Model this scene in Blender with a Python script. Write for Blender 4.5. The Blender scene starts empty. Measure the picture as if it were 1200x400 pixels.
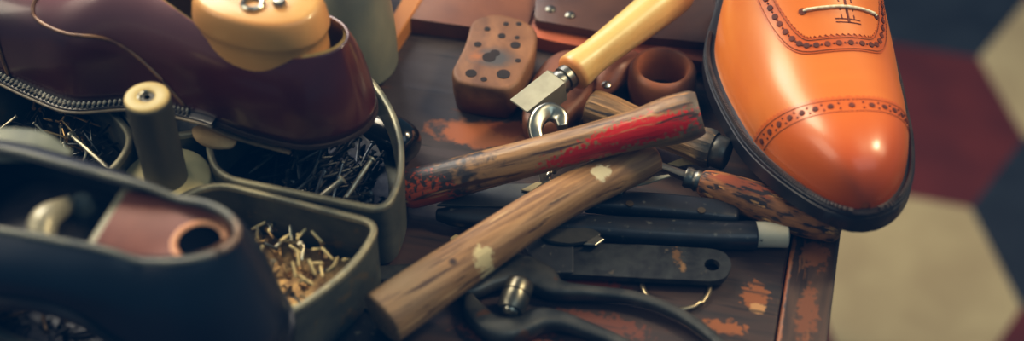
import bpy, bmesh, math, random
from mathutils import Vector, Matrix
random.seed(7)
V = Vector
sc = bpy.context.scene
COL = sc.collection
R = math.radians

# ------------------------------------------------------------------ camera
FPX = 1200*50/36; PITCH = R(45); DIST = .85
CAM = V((0, -DIST*math.cos(PITCH), DIST*math.sin(PITCH)))
def at(px, py, z=0.0):
    x = (px-600)/FPX; u = (200-py)/FPX
    d = V((x, math.cos(PITCH)+u*math.sin(PITCH), -math.sin(PITCH)+u*math.cos(PITCH)))
    return CAM + d*((z-CAM.z)/d.z)
cd = bpy.data.cameras.new('camera'); cam = bpy.data.objects.new('camera', cd); COL.objects.link(cam)
cam.location = CAM; cam.rotation_euler = (R(90)-PITCH, 0, 0)
cd.lens = 50; cd.sensor_width = 36; cd.clip_start = .02; cd.clip_end = 60
cd.dof.use_dof = True; cd.dof.focus_distance = .832; cd.dof.aperture_fstop = 2.7
sc.camera = cam

# ------------------------------------------------------------------ materials
def lin(c):
    return tuple(((v/255)/12.92 if v/255 <= .04045 else ((v/255+.055)/1.055)**2.4) for v in c)
def pmat(name, c1, c2=None, scale=20, stretch=(1,1,1), rough=.5, rough2=None, metal=0, bump=.1, bscale=None,
         coat=0, lo=.35, hi=.65, blots=(), specks=(), spec=.5, distort=.4, detail=6, coatr=.12):
    m = bpy.data.materials.new(name); m.use_nodes = True
    nt = m.node_tree; N = nt.nodes; Lk = nt.links
    b = N['Principled BSDF']
    tc = N.new('ShaderNodeTexCoord'); mp = N.new('ShaderNodeMapping')
    mp.inputs['Scale'].default_value = stretch
    Lk.new(tc.outputs['Object'], mp.inputs['Vector'])
    def noise(sc_, vec=None, det=detail, dist=0):
        n = N.new('ShaderNodeTexNoise'); n.inputs['Scale'].default_value = sc_
        n.inputs['Detail'].default_value = det; n.inputs['Distortion'].default_value = dist
        Lk.new(vec or mp.outputs['Vector'], n.inputs['Vector']); return n.outputs['Fac']
    def mrange(v, a, c, d=0, e=1):
        n = N.new('ShaderNodeMapRange'); Lk.new(v, n.inputs['Value'])
        for k, x in zip(('From Min','From Max','To Min','To Max'), (a, c, d, e)): n.inputs[k].default_value = x
        n.clamp = True; return n.outputs['Result']
    def mix(f, a, c):
        n = N.new('ShaderNodeMix'); n.data_type = 'RGBA'
        Lk.new(f, n.inputs[0])
        for s, x in ((6, a), (7, c)):
            if isinstance(x, tuple): n.inputs[s].default_value = (*x, 1)
            else: Lk.new(x, n.inputs[s])
        return n.outputs[2]
    def math_(op, a, c):
        n = N.new('ShaderNodeMath'); n.operation = op
        for s, x in ((0, a), (1, c)):
            if isinstance(x, (int, float)): n.inputs[s].default_value = x
            else: Lk.new(x, n.inputs[s])
        return n.outputs[0]
    c2 = c2 or tuple(x*.6 for x in c1)
    nf = noise(scale, dist=distort)
    col = mix(mrange(nf, lo, hi), c1, c2)
    for bl in blots:       # (center, radii, colour, edge noise amount, softness, noise scale)
        ce, ra, co, amp, soft, ns = bl
        s = N.new('ShaderNodeVectorMath'); s.operation = 'SUBTRACT'; s.inputs[1].default_value = tuple(ce)
        Lk.new(tc.outputs['Object'], s.inputs[0])
        d = N.new('ShaderNodeVectorMath'); d.operation = 'DIVIDE'; d.inputs[1].default_value = tuple(ra)
        Lk.new(s.outputs[0], d.inputs[0])
        l = N.new('ShaderNodeVectorMath'); l.operation = 'LENGTH'; Lk.new(d.outputs[0], l.inputs[0])
        nn = noise(ns, tc.outputs['Object'], 4)
        dd = math_('ADD', l.outputs['Value'], math_('MULTIPLY', math_('SUBTRACT', nn, .5), amp))
        col = mix(mrange(dd, 1, 1-soft), col, co)
    for (co, s_, thr, wid) in specks:
        col = mix(mrange(noise(s_, mp.outputs['Vector'], 5), thr, thr+wid), col, co)
    Lk.new(col, b.inputs['Base Color'])
    b.inputs['Metallic'].default_value = metal
    if rough2 is None: b.inputs['Roughness'].default_value = rough
    else: Lk.new(mrange(nf, .3, .7, rough, rough2), b.inputs['Roughness'])
    b.inputs['Coat Weight'].default_value = coat; b.inputs['Coat Roughness'].default_value = coatr
    b.inputs['Specular IOR Level'].default_value = spec
    if bump:
        bn = N.new('ShaderNodeBump'); bn.inputs['Strength'].default_value = bump; bn.inputs['Distance'].default_value = .001
        Lk.new(noise(bscale or scale*2), bn.inputs['Height']); Lk.new(bn.outputs[0], b.inputs['Normal'])
    return m

# ------------------------------------------------------------------ object helpers
MW = {}
def link(name, me, parent=None):
    o = bpy.data.objects.new(name, me); COL.objects.link(o)
    if parent is not None: o.parent = parent
    return o
def tag(o, label, cat, group=None):
    o['label'] = label; o['category'] = cat
    if group: o['group'] = group
    return o
def thing(name, label, cat, M=None, group=None):
    o = link(name, None); o.empty_display_size = .02
    M = M if isinstance(M, Matrix) else Matrix.Translation(M if M is not None else (0,0,0))
    o.matrix_world = M; MW[o.name] = M
    return tag(o, label, cat, group)
def obj(name, bm, mat, parent=None, world=False, smooth=True, angle=40):
    if parent is not None and world:
        r = parent
        while r.parent is not None: r = r.parent
        bm.transform(MW[r.name].inverted())
    bmesh.ops.recalc_face_normals(bm, faces=bm.faces)
    me = bpy.data.meshes.new(name)
    loc = None
    if parent is None:
        xs = [v.co for v in bm.verts]
        loc = V(((min(v.x for v in xs)+max(v.x for v in xs))/2, (min(v.y for v in xs)+max(v.y for v in xs))/2, min(v.z for v in xs)))
        bm.transform(Matrix.Translation(-loc))
    bm.to_mesh(me); bm.free()
    if smooth:
        me.polygons.foreach_set('use_smooth', [True]*len(me.polygons))
        if angle < 180: me.set_sharp_from_angle(angle=R(angle))
    for m in (mat if isinstance(mat, (list, tuple)) else [mat]): me.materials.append(m)
    o = link(name, me, parent)
    if loc: o.location = loc
    return o
def frame(a, b, up=V((0,0,1))):
    x = (b-a).normalized(); y = up.cross(x).normalized(); z = x.cross(y)
    m = Matrix((x, y, z)).transposed().to_4x4(); m.translation = a
    return m
def spow(c, e): return math.copysign(abs(c)**e, c)
def ring_mesh(bm, rings, cap=True, closed=True):
    vs = [[bm.verts.new(p) for p in r] for r in rings]
    n = len(vs[0])
    for i in range(len(vs)-1):
        for j in range(n if closed else n-1):
            k = (j+1) % n
            try: bm.faces.new((vs[i][j], vs[i][k], vs[i+1][k], vs[i+1][j]))
            except ValueError: pass
    if cap and closed:
        for r in (vs[0], vs[-1]):
            try: bm.faces.new(r)
            except ValueError: pass
    return vs
def cr(tab, x):            # Catmull-Rom through a table of (x, y, ...)
    n = len(tab)
    if x <= tab[0][0]: return tab[0][1:] if len(tab[0]) > 2 else tab[0][1]
    if x >= tab[-1][0]: return tab[-1][1:] if len(tab[0]) > 2 else tab[-1][1]
    i = max(k for k in range(n-1) if tab[k][0] <= x)
    h = tab[i+1][0]-tab[i][0]; t = (x-tab[i][0])/h
    out = []
    for c in range(1, len(tab[0])):
        p1, p2 = tab[i][c], tab[i+1][c]
        m1 = (p2-tab[i-1][c])/(tab[i+1][0]-tab[i-1][0])*h if i > 0 else p2-p1
        m2 = (tab[i+2][c]-p1)/(tab[i+2][0]-tab[i][0])*h if i+2 < n else p2-p1
        out.append((2*t**3-3*t*t+1)*p1+(t**3-2*t*t+t)*m1+(-2*t**3+3*t*t)*p2+(t**3-t*t)*m2)
    return out[0] if len(out) == 1 else out
def resample(pts, n):
    d = [0]
    for a, b in zip(pts, pts[1:]): d.append(d[-1]+(V(b)-V(a)).length)
    tx = [(d[i], *pts[i]) for i in range(len(pts))]
    return [V(cr(tx, d[-1]*k/(n-1))) for k in range(n)], [d[-1]*k/(n-1)/d[-1] for k in range(n)]
def sweep(bm, pts, rad, seg=20, n=40, up=V((0,0,1)), e=2.0, round_ends=0.0):
    """pts: path, rad: [(f, a, b)] half width and half height along the path fraction"""
    P, F = resample(pts, n) if len(pts) > 2 or n > 2 else ([V(p) for p in pts], [0, 1])
    T = [(P[min(i+1, n-1)]-P[max(i-1, 0)]).normalized() for i in range(n)]
    tot = sum((P[i+1]-P[i]).length for i in range(n-1))
    st = []
    if round_ends:
        for k in range(5):
            a = k/5*math.pi/2; st.append((0, -math.cos(a), math.sin(a)*.95+.05))
    st += [(i, 0, 1) for i in range(n)]
    if round_ends:
        for k in range(4, -1, -1):
            a = k/5*math.pi/2; st.append((n-1, math.cos(a), math.sin(a)*.95+.05))
    rings = []
    for i, ext, s in st:
        a, b = cr(rad, F[i]) if len(rad) > 1 else rad[0][1:]
        t = T[i]; sd = t.cross(up).normalized(); w = sd.cross(t)
        sc_ = s if not round_ends else (1-round_ends*(1-s)/max(a, b) if False else s)
        c = P[i]+t*ext*round_ends
        if ext == 0 or not round_ends: q = 1.0
        else: q = 1-(1-s)*min(1, round_ends/max(a, b))
        rings.append([c+sd*(a*q*spow(math.cos(2*math.pi*j/seg), 2/e))+w*(b*q*spow(math.sin(2*math.pi*j/seg), 2/e)) for j in range(seg)])
    ring_mesh(bm, rings); return bm
def lathe(bm, prof, seg=28, sy=1, sz=1, c=V((0,0,0))):   # around local X
    ring_mesh(bm, [[c+V((x, r*sy*math.cos(2*math.pi*j/seg), r*sz*math.sin(2*math.pi*j/seg))) for j in range(seg)] for x, r in prof]); return bm
def lathe_z(bm, prof, c=V((0,0,0)), seg=40):
    ring_mesh(bm, [[c+V((r*math.cos(2*math.pi*j/seg), r*math.sin(2*math.pi*j/seg), z)) for j in range(seg)] for r, z in prof]); return bm
def smooth_prof(tab, n=40):
    return [(tab[0][0]+(tab[-1][0]-tab[0][0])*i/(n-1), cr(tab, tab[0][0]+(tab[-1][0]-tab[0][0])*i/(n-1))) for i in range(n)]
def plate(bm, poly, z0, z1, bev=.0, seg=2):
    lo = [bm.verts.new((p[0], p[1], z0 if len(p) < 3 else p[2]+z0)) for p in poly]
    hi = [bm.verts.new((p[0], p[1], z1 if len(p) < 3 else p[2]+z1)) for p in poly]
    n = len(poly); fs = [bm.faces.new(lo[::-1]), bm.faces.new(hi)]
    for i in range(n): fs.append(bm.faces.new((lo[i], lo[(i+1) % n], hi[(i+1) % n], hi[i])))
    if bev:
        ed = {e for f in fs for e in f.edges if e.calc_length() > bev*.5}
        bmesh.ops.bevel(bm, geom=list({e for e in fs[1].edges} | {e for e in fs[0].edges}), offset=bev, segments=seg, profile=.5, affect='EDGES')
    return bm
def rounded(poly, r, n=5):        # round the corners of a 2D polygon
    out = []
    m = len(poly)
    for i in range(m):
        a, b, c = V(poly[i-1][:2]), V(poly[i][:2]), V(poly[(i+1) % m][:2])
        d1, d2 = (a-b), (c-b); rr = min(r, d1.length*.45, d2.length*.45)
        p, q = b+d1.normalized()*rr, b+d2.normalized()*rr
        for k in range(n+1):
            t = k/n; out.append(p*(1-t)**2+b*2*t*(1-t)+q*t*t)
    return out
def box(bm, x0, x1, y0, y1, z0, z1, bev=0):
    return plate(bm, [(x0,y0),(x1,y0),(x1,y1),(x0,y1)], z0, z1, bev)
def NB(): return bmesh.new()

# ------------------------------------------------------------------ world and light
w = bpy.data.worlds.new('room'); sc.world = w; w.use_nodes = True
bg = w.node_tree.nodes['Background']; bg.inputs[0].default_value = (.12, .24, .34, 1); bg.inputs[1].default_value = .45
def area(name, loc, target, sx, sy, power, col):
    l = bpy.data.lights.new(name, 'AREA'); l.shape = 'RECTANGLE'; l.size = sx; l.size_y = sy; l.energy = power; l.color = col
    o = bpy.data.objects.new(name, l); COL.objects.link(o); o.location = loc
    o.rotation_euler = (V(target)-V(loc)).to_track_quat('-Z', 'Y').to_euler(); return o
area('window_light', (-.95, 1.0, 1.25), (0, 0, 0), .8, .9, 32, (1, .86, .66))
area('added_back_fill', (-1.0, 1.6, 1.25), (-.2, 0, .1), 1.5, 1.1, 26, (.92, .88, 1))  # added fill, gives the burgundy vamp a soft cool reflection
area('side_window_light', (-1.35, -.15, .95), (-.25, 0, .08), .8, .8, 9, (1, .90, .76))
area('lamp_light', (.74, .14, 1.0), (.1, 0, 0), .18, .18, 9, (1, .80, .55))
area('room_light', (.6, -.9, 1.6), (.2, .2, 0), 1.2, 1.0, 5, (.75, .9, 1))
area('floor_light', (1.5, .1, 1.3), (.75, .35, -.75), .5, .5, 5.2, (1, .86, .62))
sc.view_settings.view_transform = 'Standard'; sc.view_settings.look = 'None'; sc.view_settings.exposure = 0
sc.view_settings.use_curve_mapping = True      # overall tone grade: a little more contrast, teal blacks
cmap = sc.view_settings.curve_mapping
for ch, pts in ((3, ((.22,.195),(.75,.775))), ):
    for p in pts: cmap.curves[ch].points.new(*p)
cmap.curves[2].points[0].location = (0, .018); cmap.curves[2].points[1].location = (1, .95); cmap.curves[1].points[0].location = (0, .006)
cmap.update()

# ------------------------------------------------------------------ floor
fm = [pmat('red_floor_tile', lin((100,37,30)), lin((84,30,26)), 12, rough=.45, bump=.02),
      pmat('cream_floor_tile', lin((178,164,128)), lin((164,148,114)), 12, rough=.45, bump=.02),
      pmat('slate_floor_tile', lin((40,46,54)), lin((30,34,42)), 12, rough=.45, bump=.02)]
bm = NB()
s, th, ax, ay, kk = .13246, -.25988, .60052, .68076, 1.36286
def he(a):
    a = R(a); vx, vy = s*math.cos(a), s*kk*math.sin(a)
    return V((vx*math.cos(th)-vy*math.sin(th), vx*math.sin(th)+vy*math.cos(th), 0))
red0 = V((ax, ay, -.75))+he(120); a1 = he(120)-he(0); a2 = he(120)-he(240)
for i in range(-22, 23):
    for j in range(-22, 23):
        c = red0+a1*i+a2*j
        if abs(c.x-.3) > 2.6 or abs(c.y-.6) > 2.8: continue
        f = bm.faces.new([bm.verts.new(c+he(60*k)) for k in range(6)]); f.material_index = (i-j) % 3
bmesh.ops.remove_doubles(bm, verts=bm.verts, dist=1e-4)
fl = obj('floor', bm, fm, smooth=False); fl['kind'] = 'structure'

# ------------------------------------------------------------------ workbench
BR = R(-14.2); BO = at(985, 275, 0)
BM = Matrix.Translation(BO) @ Matrix.Rotation(BR, 4, 'Z'); BI = BM.inverted()
def bl(px, py): return BI @ at(px, py, 0)
bench = thing('workbench', 'dark worn wooden workbench covered with shoemaking tools', 'workbench', BM)
OR, PALE = lin((132,78,38)), lin((168,128,84))
bb = [(bl(560,100), (.10,.09,.02), lin((70,60,56)), 1.02, 0.48, 40), (bl(565,158), (.036,.013,.02), lin((170,100,54)), 1.3, 0.30, 120), (bl(600,152), (.018,.008,.02), lin((150,80,44)), 2.04, 0.30, 140),
      (bl(885,345), (.008,.010,.02), OR, 2.38, 0.21, 240), (bl(888,362), (.005,.004,.02), PALE, 1.36, 0.18, 400),
      (bl(850,384), (.012,.005,.02), OR, 2.60, 0.24, 240), (bl(812,380), (.006,.003,.02), OR, 2.55, 0.24, 300),
      (bl(700,335), (.02,.005,.02), lin((120,50,26)), 2.60, 0.24, 320), (bl(600,395), (.03,.01,.02), lin((110,56,34)), 2.60, 0.30, 240),
      (bl(700,380), (.03,.008,.02), lin((96,50,32)), 2.60, 0.30, 240)]
mbench = pmat('bench_wood', lin((66,48,40)), lin((32,25,24)), 110, (.10,1,1), rough=.42, rough2=.62, bump=.3, bscale=160, lo=.36, hi=.66, blots=bb,
              specks=((lin((104,62,40)), 180, .66, .05), (lin((20,16,18)), 120, .60, .08)))
bs = [(bl(928,290), (.0022,.03,.02), OR, 2.04, 0.30, 240), (bl(918,340), (.002,.04,.02), lin((150,84,44)), 2.04, 0.30, 200), (bl(912,390), (.002,.03,.02), OR, 2.04, 0.30, 200),
      (bl(955,300), (.008,.012,.02), lin((120,72,44)), 2.55, 0.30, 240), (bl(945,370), (.006,.02,.02), lin((110,66,40)), 2.55, 0.30, 240)]
mstrip = pmat('edge_strip_wood', lin((76,56,44)), lin((36,28,26)), 130, (1,.14,1), rough=.5, bump=.4, bscale=180, blots=bs, specks=((lin((120,78,48)), 240, .62, .06),))
b = NB(); box(b, -1.15, -.0275, -.42, .62, -.04, 0, .0015); obj('bench_top', b, mbench, bench, smooth=False)
b = NB(); box(b, -.0265, 0, -.42, .62, -.04, .0012, .002); obj('edge_strip', b, mstrip, bench, smooth=False)
mleg = pmat('bench_leg_wood', lin((70,48,36)), lin((40,28,24)), 20, (1,1,.2), rough=.6)
for x in (-1.1, -.09):
    for y in (-.38, .52):
        b = NB(); box(b, x, x+.06, y, y+.06, -.75, -.04, .002); obj('leg', b, mleg, bench, smooth=False)
b = NB(); box(b, -1.04, -.09, .53, .555, -.16, -.04, .001); obj('apron', b, mleg, bench, smooth=False)

# ------------------------------------------------------------------ shared materials
M = {}
M['iron'] = pmat('dark_iron', lin((92,92,86)), lin((50,54,54)), 60, rough=.34, rough2=.5, metal=.55, bump=.15, bscale=120, specks=((lin((98,70,48)), 90, .64, .06),))
M['steel'] = pmat('worn_steel', lin((150,150,140)), lin((84,86,84)), 60, rough=.28, rough2=.45, metal=.95, bump=.08, bscale=160)
M['bright'] = pmat('bright_steel', lin((196,194,178)), lin((140,140,130)), 50, rough=.3, metal=1, bump=.04)
M['black'] = pmat('black_coated_metal', lin((36,41,46)), lin((24,27,32)), 80, rough=.28, rough2=.5, bump=.12, bscale=120, coat=.2, specks=((lin((80,82,78)), 220, .64, .06),))
M['rim'] = pmat('worn_cast_iron', lin((98,102,92)), lin((62,70,68)), 40, rough=.45, rough2=.6, metal=.4, bump=.2, bscale=130, specks=((lin((120,104,72)), 70, .6, .1),))
M['rimedge'] = pmat('polished_iron_rim', lin((160,154,128)), lin((104,106,94)), 50, rough=.5, metal=.6, bump=.1)

# ------------------------------------------------------------------ shoes
class Shoe:
    def __init__(s, L, W, H, ub=None, zb=None, n=2.3, vt=.04, vth=.03, vh=.035, v_open=None, tau=None, heel_h=True, nt=2.2, lean=0):
        s.L, s.W, s.H, s.zb, s.n, s.vt, s.vth, s.vh, s.v_open, s.tau, s.heel_h, s.nt = L, W, H, zb or [(0,0),(1,0)], n, vt, vth, vh, v_open, tau, heel_h, nt
        s.ub = ub; s.lean = lean; s.ins = 0
    def er(s, v, vt, p=2.0):
        q = max(0, min(1, v/vt)); return (1-(1-q)**p)**(1/p)
    def half(s, v):
        a, b = cr(s.W, v); e = s.er(v, s.vt, s.nt)*s.er(s.L-v, s.vh); return max(0, a-s.ins)*e, max(0, b-s.ins)*e
    def height(s, v):
        h = cr(s.H, v)*s.er(v, s.vth, 2.4)
        if not s.heel_h: h *= s.er(s.L-v, s.vh, 2.2)
        return h
    def base(s, v): return cr(s.zb, v)
    def T(s, v): return 0 if s.v_open is None or v <= s.v_open else cr(s.tau, v)
    def P(s, v, t, off=0):
        """t -1..1 across from the left feather edge over the ridge to the right one"""
        a, b = s.half(v); h = s.height(v); th = (1-abs(t))*math.pi/2
        wdt = (a if t < 0 else b)
        n = cr(s.n, v) if isinstance(s.n, list) else s.n
        x = math.copysign(wdt*math.cos(th)**(2/n), t); z = h*math.sin(th)**(2/n)
        if s.ub: x += cr(s.ub, v)*min(1, z/.05)
        y = v
        if s.ins: y = s.L/2+(v-s.L/2)*(1-2*s.ins/s.L)
        if s.lean: y -= s.lean*max(0, (v-s.L*.5)/(s.L*.5))**2*(z/.06)**1.5
        p = V((x, y, z+s.base(v)))
        if off: p += s.N(v, t)*off
        return p
    def N(s, v, t):
        d = .0012; v = max(d*1.5, min(s.L-d*1.5, v)); t = max(-.995, min(.995, t))
        a = s.P(v+d, t)-s.P(v-d, t); c = s.P(v, t+.004)-s.P(v, t-.004)
        n = a.cross(c)
        if n.length < 1e-12: return V((0,0,1))
        n.normalize(); ctr = V((0, max(.03, min(s.L-.03, v)), s.base(v)+.01))
        return n if n.dot(s.P(v, t)-ctr) > 0 else -n
    def vs(s, n=70):
        out = []
        for i in range(n+1):
            q = i/n; out.append(s.L*(.5-.5*math.cos(math.pi*q))*.75+s.L*q*.25 if True else 0)
        return out
    def upper(s, off=0, nv=90, nt=34, v0=0, v1=None):
        bm = NB(); vv = [v for v in s.vs(nv) if v0 <= v <= (v1 or s.L)]
        for side in (-1, 1):
            rows = []
            for v in vv:
                tau = s.T(v); row = []
                for k in range(nt+1):
                    q = k/nt; q = q**.8
                    t = side*(1-(1-tau)*q)
                    row.append(s.P(v, t, off))
                rows.append(row)
            ring_mesh(bm, rows, cap=False, closed=False)
        bmesh.ops.remove_doubles(bm, verts=bm.verts, dist=2e-5)
        return bm
    def lining(s, ins, **k):
        s.ins = ins; bm = s.upper(**k); s.ins = 0; return bm
    def sole(s, off, z1, z0, n=80, v0=0, v1=None, inner=None):
        """solid slab under the feather line, widened by off"""
        bm = NB(); rings = []
        wm = max(max(r[1], r[2]) for r in s.W); L = s.L
        for v in s.vs(n):
            if not (v0 <= v <= (v1 or L)): continue
            a, b = s.half(v); k = 1+off/wm
            a = a*k+min(a, off)*.15; b = b*k+min(b, off)*.15
            y = v*(L+2*off)/L-off; zb = s.base(v)
            pts = [V((-a, y, zb+z1)), V((-a, y, zb+z0)), V((-a*.93, y, zb+z0-.0006)), V((b*.93, y, zb+z0-.0006)), V((b, y, zb+z0)), V((b, y, zb+z1)), V((b*.95, y, zb+z1+.0006)), V((-a*.95, y, zb+z1+.0006))]
            rings.append(pts)
        ring_mesh(bm, rings); return bm
    def edge(s, v, side, off):     # point on the welt
        wm = max(max(r[1], r[2]) for r in s.W); a, b = s.half(v); w_ = (a if side < 0 else b)
        w_ = w_*(1+off/wm)+min(w_, off)*.15
        return V((side*w_, v*(s.L+2*off)/s.L-off, s.base(v)))
    def panel(s, front, t0, t1, vback, off, nt=120, nv=24):
        """a leather overlay: t from t0 to t1, v from front(t) to vback(t)"""
        bm = NB(); rows = []
        for i in range(nt+1):
            t = t0+(t1-t0)*i/nt; a, c = front(t), vback(t)
            row = [s.P(c+(a-c)*k/nv, t, off) for k in range(nv+1)]
            row.append(s.P(a, t, 0)); rows.append(row)
        ring_mesh(bm, rows, cap=False, closed=False); return bm
def seg_tubes(bm, pts, r, on=1, offc=0, seg=5):
    k = 0
    while k+on < len(pts)+0 and k+1 < len(pts):
        q = pts[k:k+on+1]
        if len(q) >= 2:
            rings = []
            for i, p in enumerate(q):
                t = (q[min(i+1, len(q)-1)]-q[max(i-1, 0)])
                if t.length < 1e-9: t = V((0,1,0))
                t.normalize(); u = t.orthogonal().normalized(); w_ = t.cross(u)
                rings.append([p+u*r*math.cos(2*math.pi*j/seg)+w_*r*math.sin(2*math.pi*j/seg) for j in range(seg)])
            ring_mesh(bm, rings)
        k += on+offc
    return bm
def disc(bm, p, n, r, h=.0004, seg=10):
    u = n.orthogonal().normalized(); w_ = n.cross(u)
    rings = [[p+n*z+u*rr*math.cos(2*math.pi*j/seg)+w_*rr*math.sin(2*math.pi*j/seg) for j in range(seg)] for z, rr in ((-h, r), (h, r), (h*1.1, r*.7))]
    ring_mesh(bm, rings)

# ---- tan oxford
TW = [(0,.034,.037),(.02,.0365,.0385),(.05,.0420,.0405),(.085,.0485,.0455),(.12,.053,.0505),(.15,.052,.0505),(.19,.038,.037),(.23,.032,.033),(.27,.032,.032),(.295,.03,.03)]
TH = [(0,.036),(.02,.036),(.04,.0385),(.07,.045),(.10,.053),(.13,.064),(.16,.077),(.19,.088),(.22,.088),(.25,.078),(.295,.074)]
tz = [(0,.007),(.03,.004),(.07,.0005),(.1,0),(.14,.003),(.19,.016),(.23,.024),(.295,.025)]
tan = Shoe(.295, TW, TH, ub=[(0,0),(.295,0)], zb=tz, n=[(0,2.8),(.05,2.6),(.12,2.25),(.295,2.2)], vt=.076, vth=.040, vh=.04, v_open=.185, tau=[(.185,0),(.21,.22),(.24,.32),(.295,.35)], nt=2.0)
TP = at(1011, 254, .042); TA = 5.0
TM = Matrix.Translation((TP.x, TP.y, .0395)) @ Matrix.Rotation(R(TA), 4, 'Z') @ Matrix.Rotation(R(-3), 4, 'X')
shoe = thing('oxford_shoe', 'polished tan leather oxford shoe with broguing and black sole at the bench corner', 'shoe', TM)
ltan = pmat('tan_leather', lin((228,136,52)), lin((214,118,42)), 14, rough=.42, bump=.03, bscale=500, coat=.5, coatr=.22, spec=.45,
   blots=((V((.0,-.01,.0)), (.085,.062,.08), lin((196,88,26)), .15, .75, 10), (V((.06,.03,.0)), (.03,.25,.06), lin((196,92,34)), .2, .8, 10)))
lband = pmat('tan_leather_band', lin((206,108,40)), lin((188,90,32)), 30, rough=.34, bump=.05, coat=.3, coatr=.2)
lcap = pmat('burnished_tan_leather', lin((212,110,36)), lin((202,98,30)), 14, rough=.40, bump=.03, bscale=500, coat=.5, coatr=.2,
   blots=((V((0,-.02,.0)), (.085,.07,.075), lin((178,64,16)), .15, .8, 10),))
ldark = pmat('dark_brogue_hole', lin((112,50,22)), lin((78,32,14)), 60, rough=.7, bump=0)
lthread = pmat('tan_thread', lin((170,96,44)), lin((130,66,28)), 90, rough=.7, bump=0)
lsole = pmat('black_sole_edge', lin((34,34,38)), lin((22,23,27)), 60, rough=.4, bump=.1, coat=.15)
obj('upper', tan.upper(), ltan, shoe, angle=180)
obj('lining', tan.lining(.0026, v0=.12), pmat('tan_lining', lin((176,128,84)), lin((150,104,66)), 40, rough=.7), shoe, angle=180)
obj('sole', tan.sole(.0058, -.0012, -.0105), lsole, shoe, angle=50)
b = tan.sole(.0052, .0014, -.0012); obj('welt', b, lsole, shoe, angle=50)
b = tan.sole(.004, -.0105, -.034, v0=.212); obj('heel', b, lsole, shoe, angle=50)
mwax = pmat('black_waxed_thread', lin((84,72,66)), lin((60,54,52)), 90, rough=.35, bump=0)
for side in (-1, 1):
    b = NB()
    vvv = [.001+.16*(i/110) for i in range(111)]
    ps = [tan.edge(v, side, .0035)+V((0,0,.0028)) for v in vvv]
    for p, q in zip(ps, ps[1:]):
        c = (p+q)/2; d = q-p
        seg_tubes(b, [c-d*.34, c+d*.34], .0014)
    obj('welt_stitching', b, mwax, shoe)
# toe cap with pinked edge
def zz(x, f): return abs((x*f) % 1-.5)*2
def capv(t): return .052+.012*(abs(t)**2.2)-.003*t
b = NB(); rows = []
nt = 360
for i in range(nt+1):
    t = -1+2*i/nt; vc = capv(t)+.0014*zz(i/nt, 46)
    rows.append([tan.P(max(.0002, vc*((k/26)**1.6)), t, .0005) for k in range(27)]+[tan.P(vc+.0001, t, -.0003)])
ring_mesh(b, rows, cap=False, closed=False); obj('toe_cap', b, lcap, shoe, angle=60)
holes = NB(); th_ = NB()
for i in range(15):
    t = -.93+1.86*i/14; v = capv(t)-.0062
    disc(holes, tan.P(v, t, .0006), tan.N(v, t), .0017)
    if i < 14:
        for dv in (-.002, .002):
            t2 = t+.93/14; v2 = capv(t2)-.0062+dv; disc(holes, tan.P(v2, t2, .0006), tan.N(v2, t2), .0006, seg=6)
for dv in (-.0018, -.0106):
    seg_tubes(th_, [tan.P(capv(-1+2*i/300)+dv, -1+2*i/300, .0006) for i in range(4, 297)], .00032, on=2, offc=1)
obj('toe_cap_brogue_holes', holes, ldark, shoe); obj('toe_cap_stitching', th_, lthread, shoe); holes = NB(); th_ = NB()
# lace panel: rounded U overlay
SC, SW = .09, .58; SL = .13
def fv(t):
    q = abs(t-SC)/SW; return .086+.085*q**5+.004*(t-SC)
nt = 420
arc = [0.0]
for i in range(nt):
    ta, tb = SC-SW+2*SW*i/nt, SC-SW+2*SW*(i+1)/nt
    arc.append(arc[-1]+(tan.P(fv(tb), tb)-tan.P(fv(ta), ta)).length)
b = NB(); rows = []
for i in range(nt+1):
    t = SC-SW+2*SW*i/nt; a = fv(t); c = .186
    rows.append([tan.P(c+(a-c)*k/20, t, .0006) for k in range(21)]+[tan.P(a-.0002, t, -.0003)])
ring_mesh(b, rows, cap=False, closed=False); obj('lace_panel', b, lband, shoe, angle=60)
# inner raised facing with the pinked edge
def offset_curve(d):
    out = []
    for i in range(nt+1):
        t = SC-SW+2*SW*i/nt
        p0, p1 = tan.P(fv(t-.002), t-.002), tan.P(fv(t+.002), t+.002)
        # move in (v,t) space perpendicular to the edge, measured in metres
        dt = .004; tl = (tan.P(fv(t), t+.01)-tan.P(fv(t), t-.01)).length/.02
        dv = (fv(t+.002)-fv(t-.002)); ds = .004*tl; L_ = math.hypot(dv, ds)
        nv_, ns_ = ds/L_, -dv/L_
        out.append((fv(t)+nv_*d, t+ns_*d/tl))
    return out
b = NB(); rows = []
for i, (v, t) in enumerate(offset_curve(.0098)):
    pin = .0016*zz(arc[i], 1/.0034)
    v2, t2 = v+pin, t
    row = []
    for k in range(21):
        f = k/20; vv = .187+(v2-.187)*f; tt = t2*f+(SC+(t2-SC)*.9)*(1-f)
        if v2 > .187: vv = v2
        row.append(tan.P(vv, tt, .0012))
    row.append(tan.P(v2-.0001, t2, .0005)); rows.append(row)
ring_mesh(b, rows, cap=False, closed=False); obj('facing', b, ltan, shoe, angle=60)
oc = offset_curve(.0052); acc = .002; tot = arc[-1]; step = .0068; nxt = step*.5; k = 0
for i in range(nt):
    if arc[i] >= nxt and oc[i][0] < .19:
        v, t = oc[i]; disc(holes, tan.P(v, t, .0008), tan.N(v, t), .0018 if k % 2 == 0 else .0006); k += 1; nxt += step/2
for d in (.0012, .0088):
    seg_tubes(th_, [tan.P(v, t, .0008) for v, t in offset_curve(d) if v < .19], .00034, on=3, offc=1)
obj('panel_brogue_holes', holes, ldark, shoe); obj('panel_stitching', th_, lthread, shoe)
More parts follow.
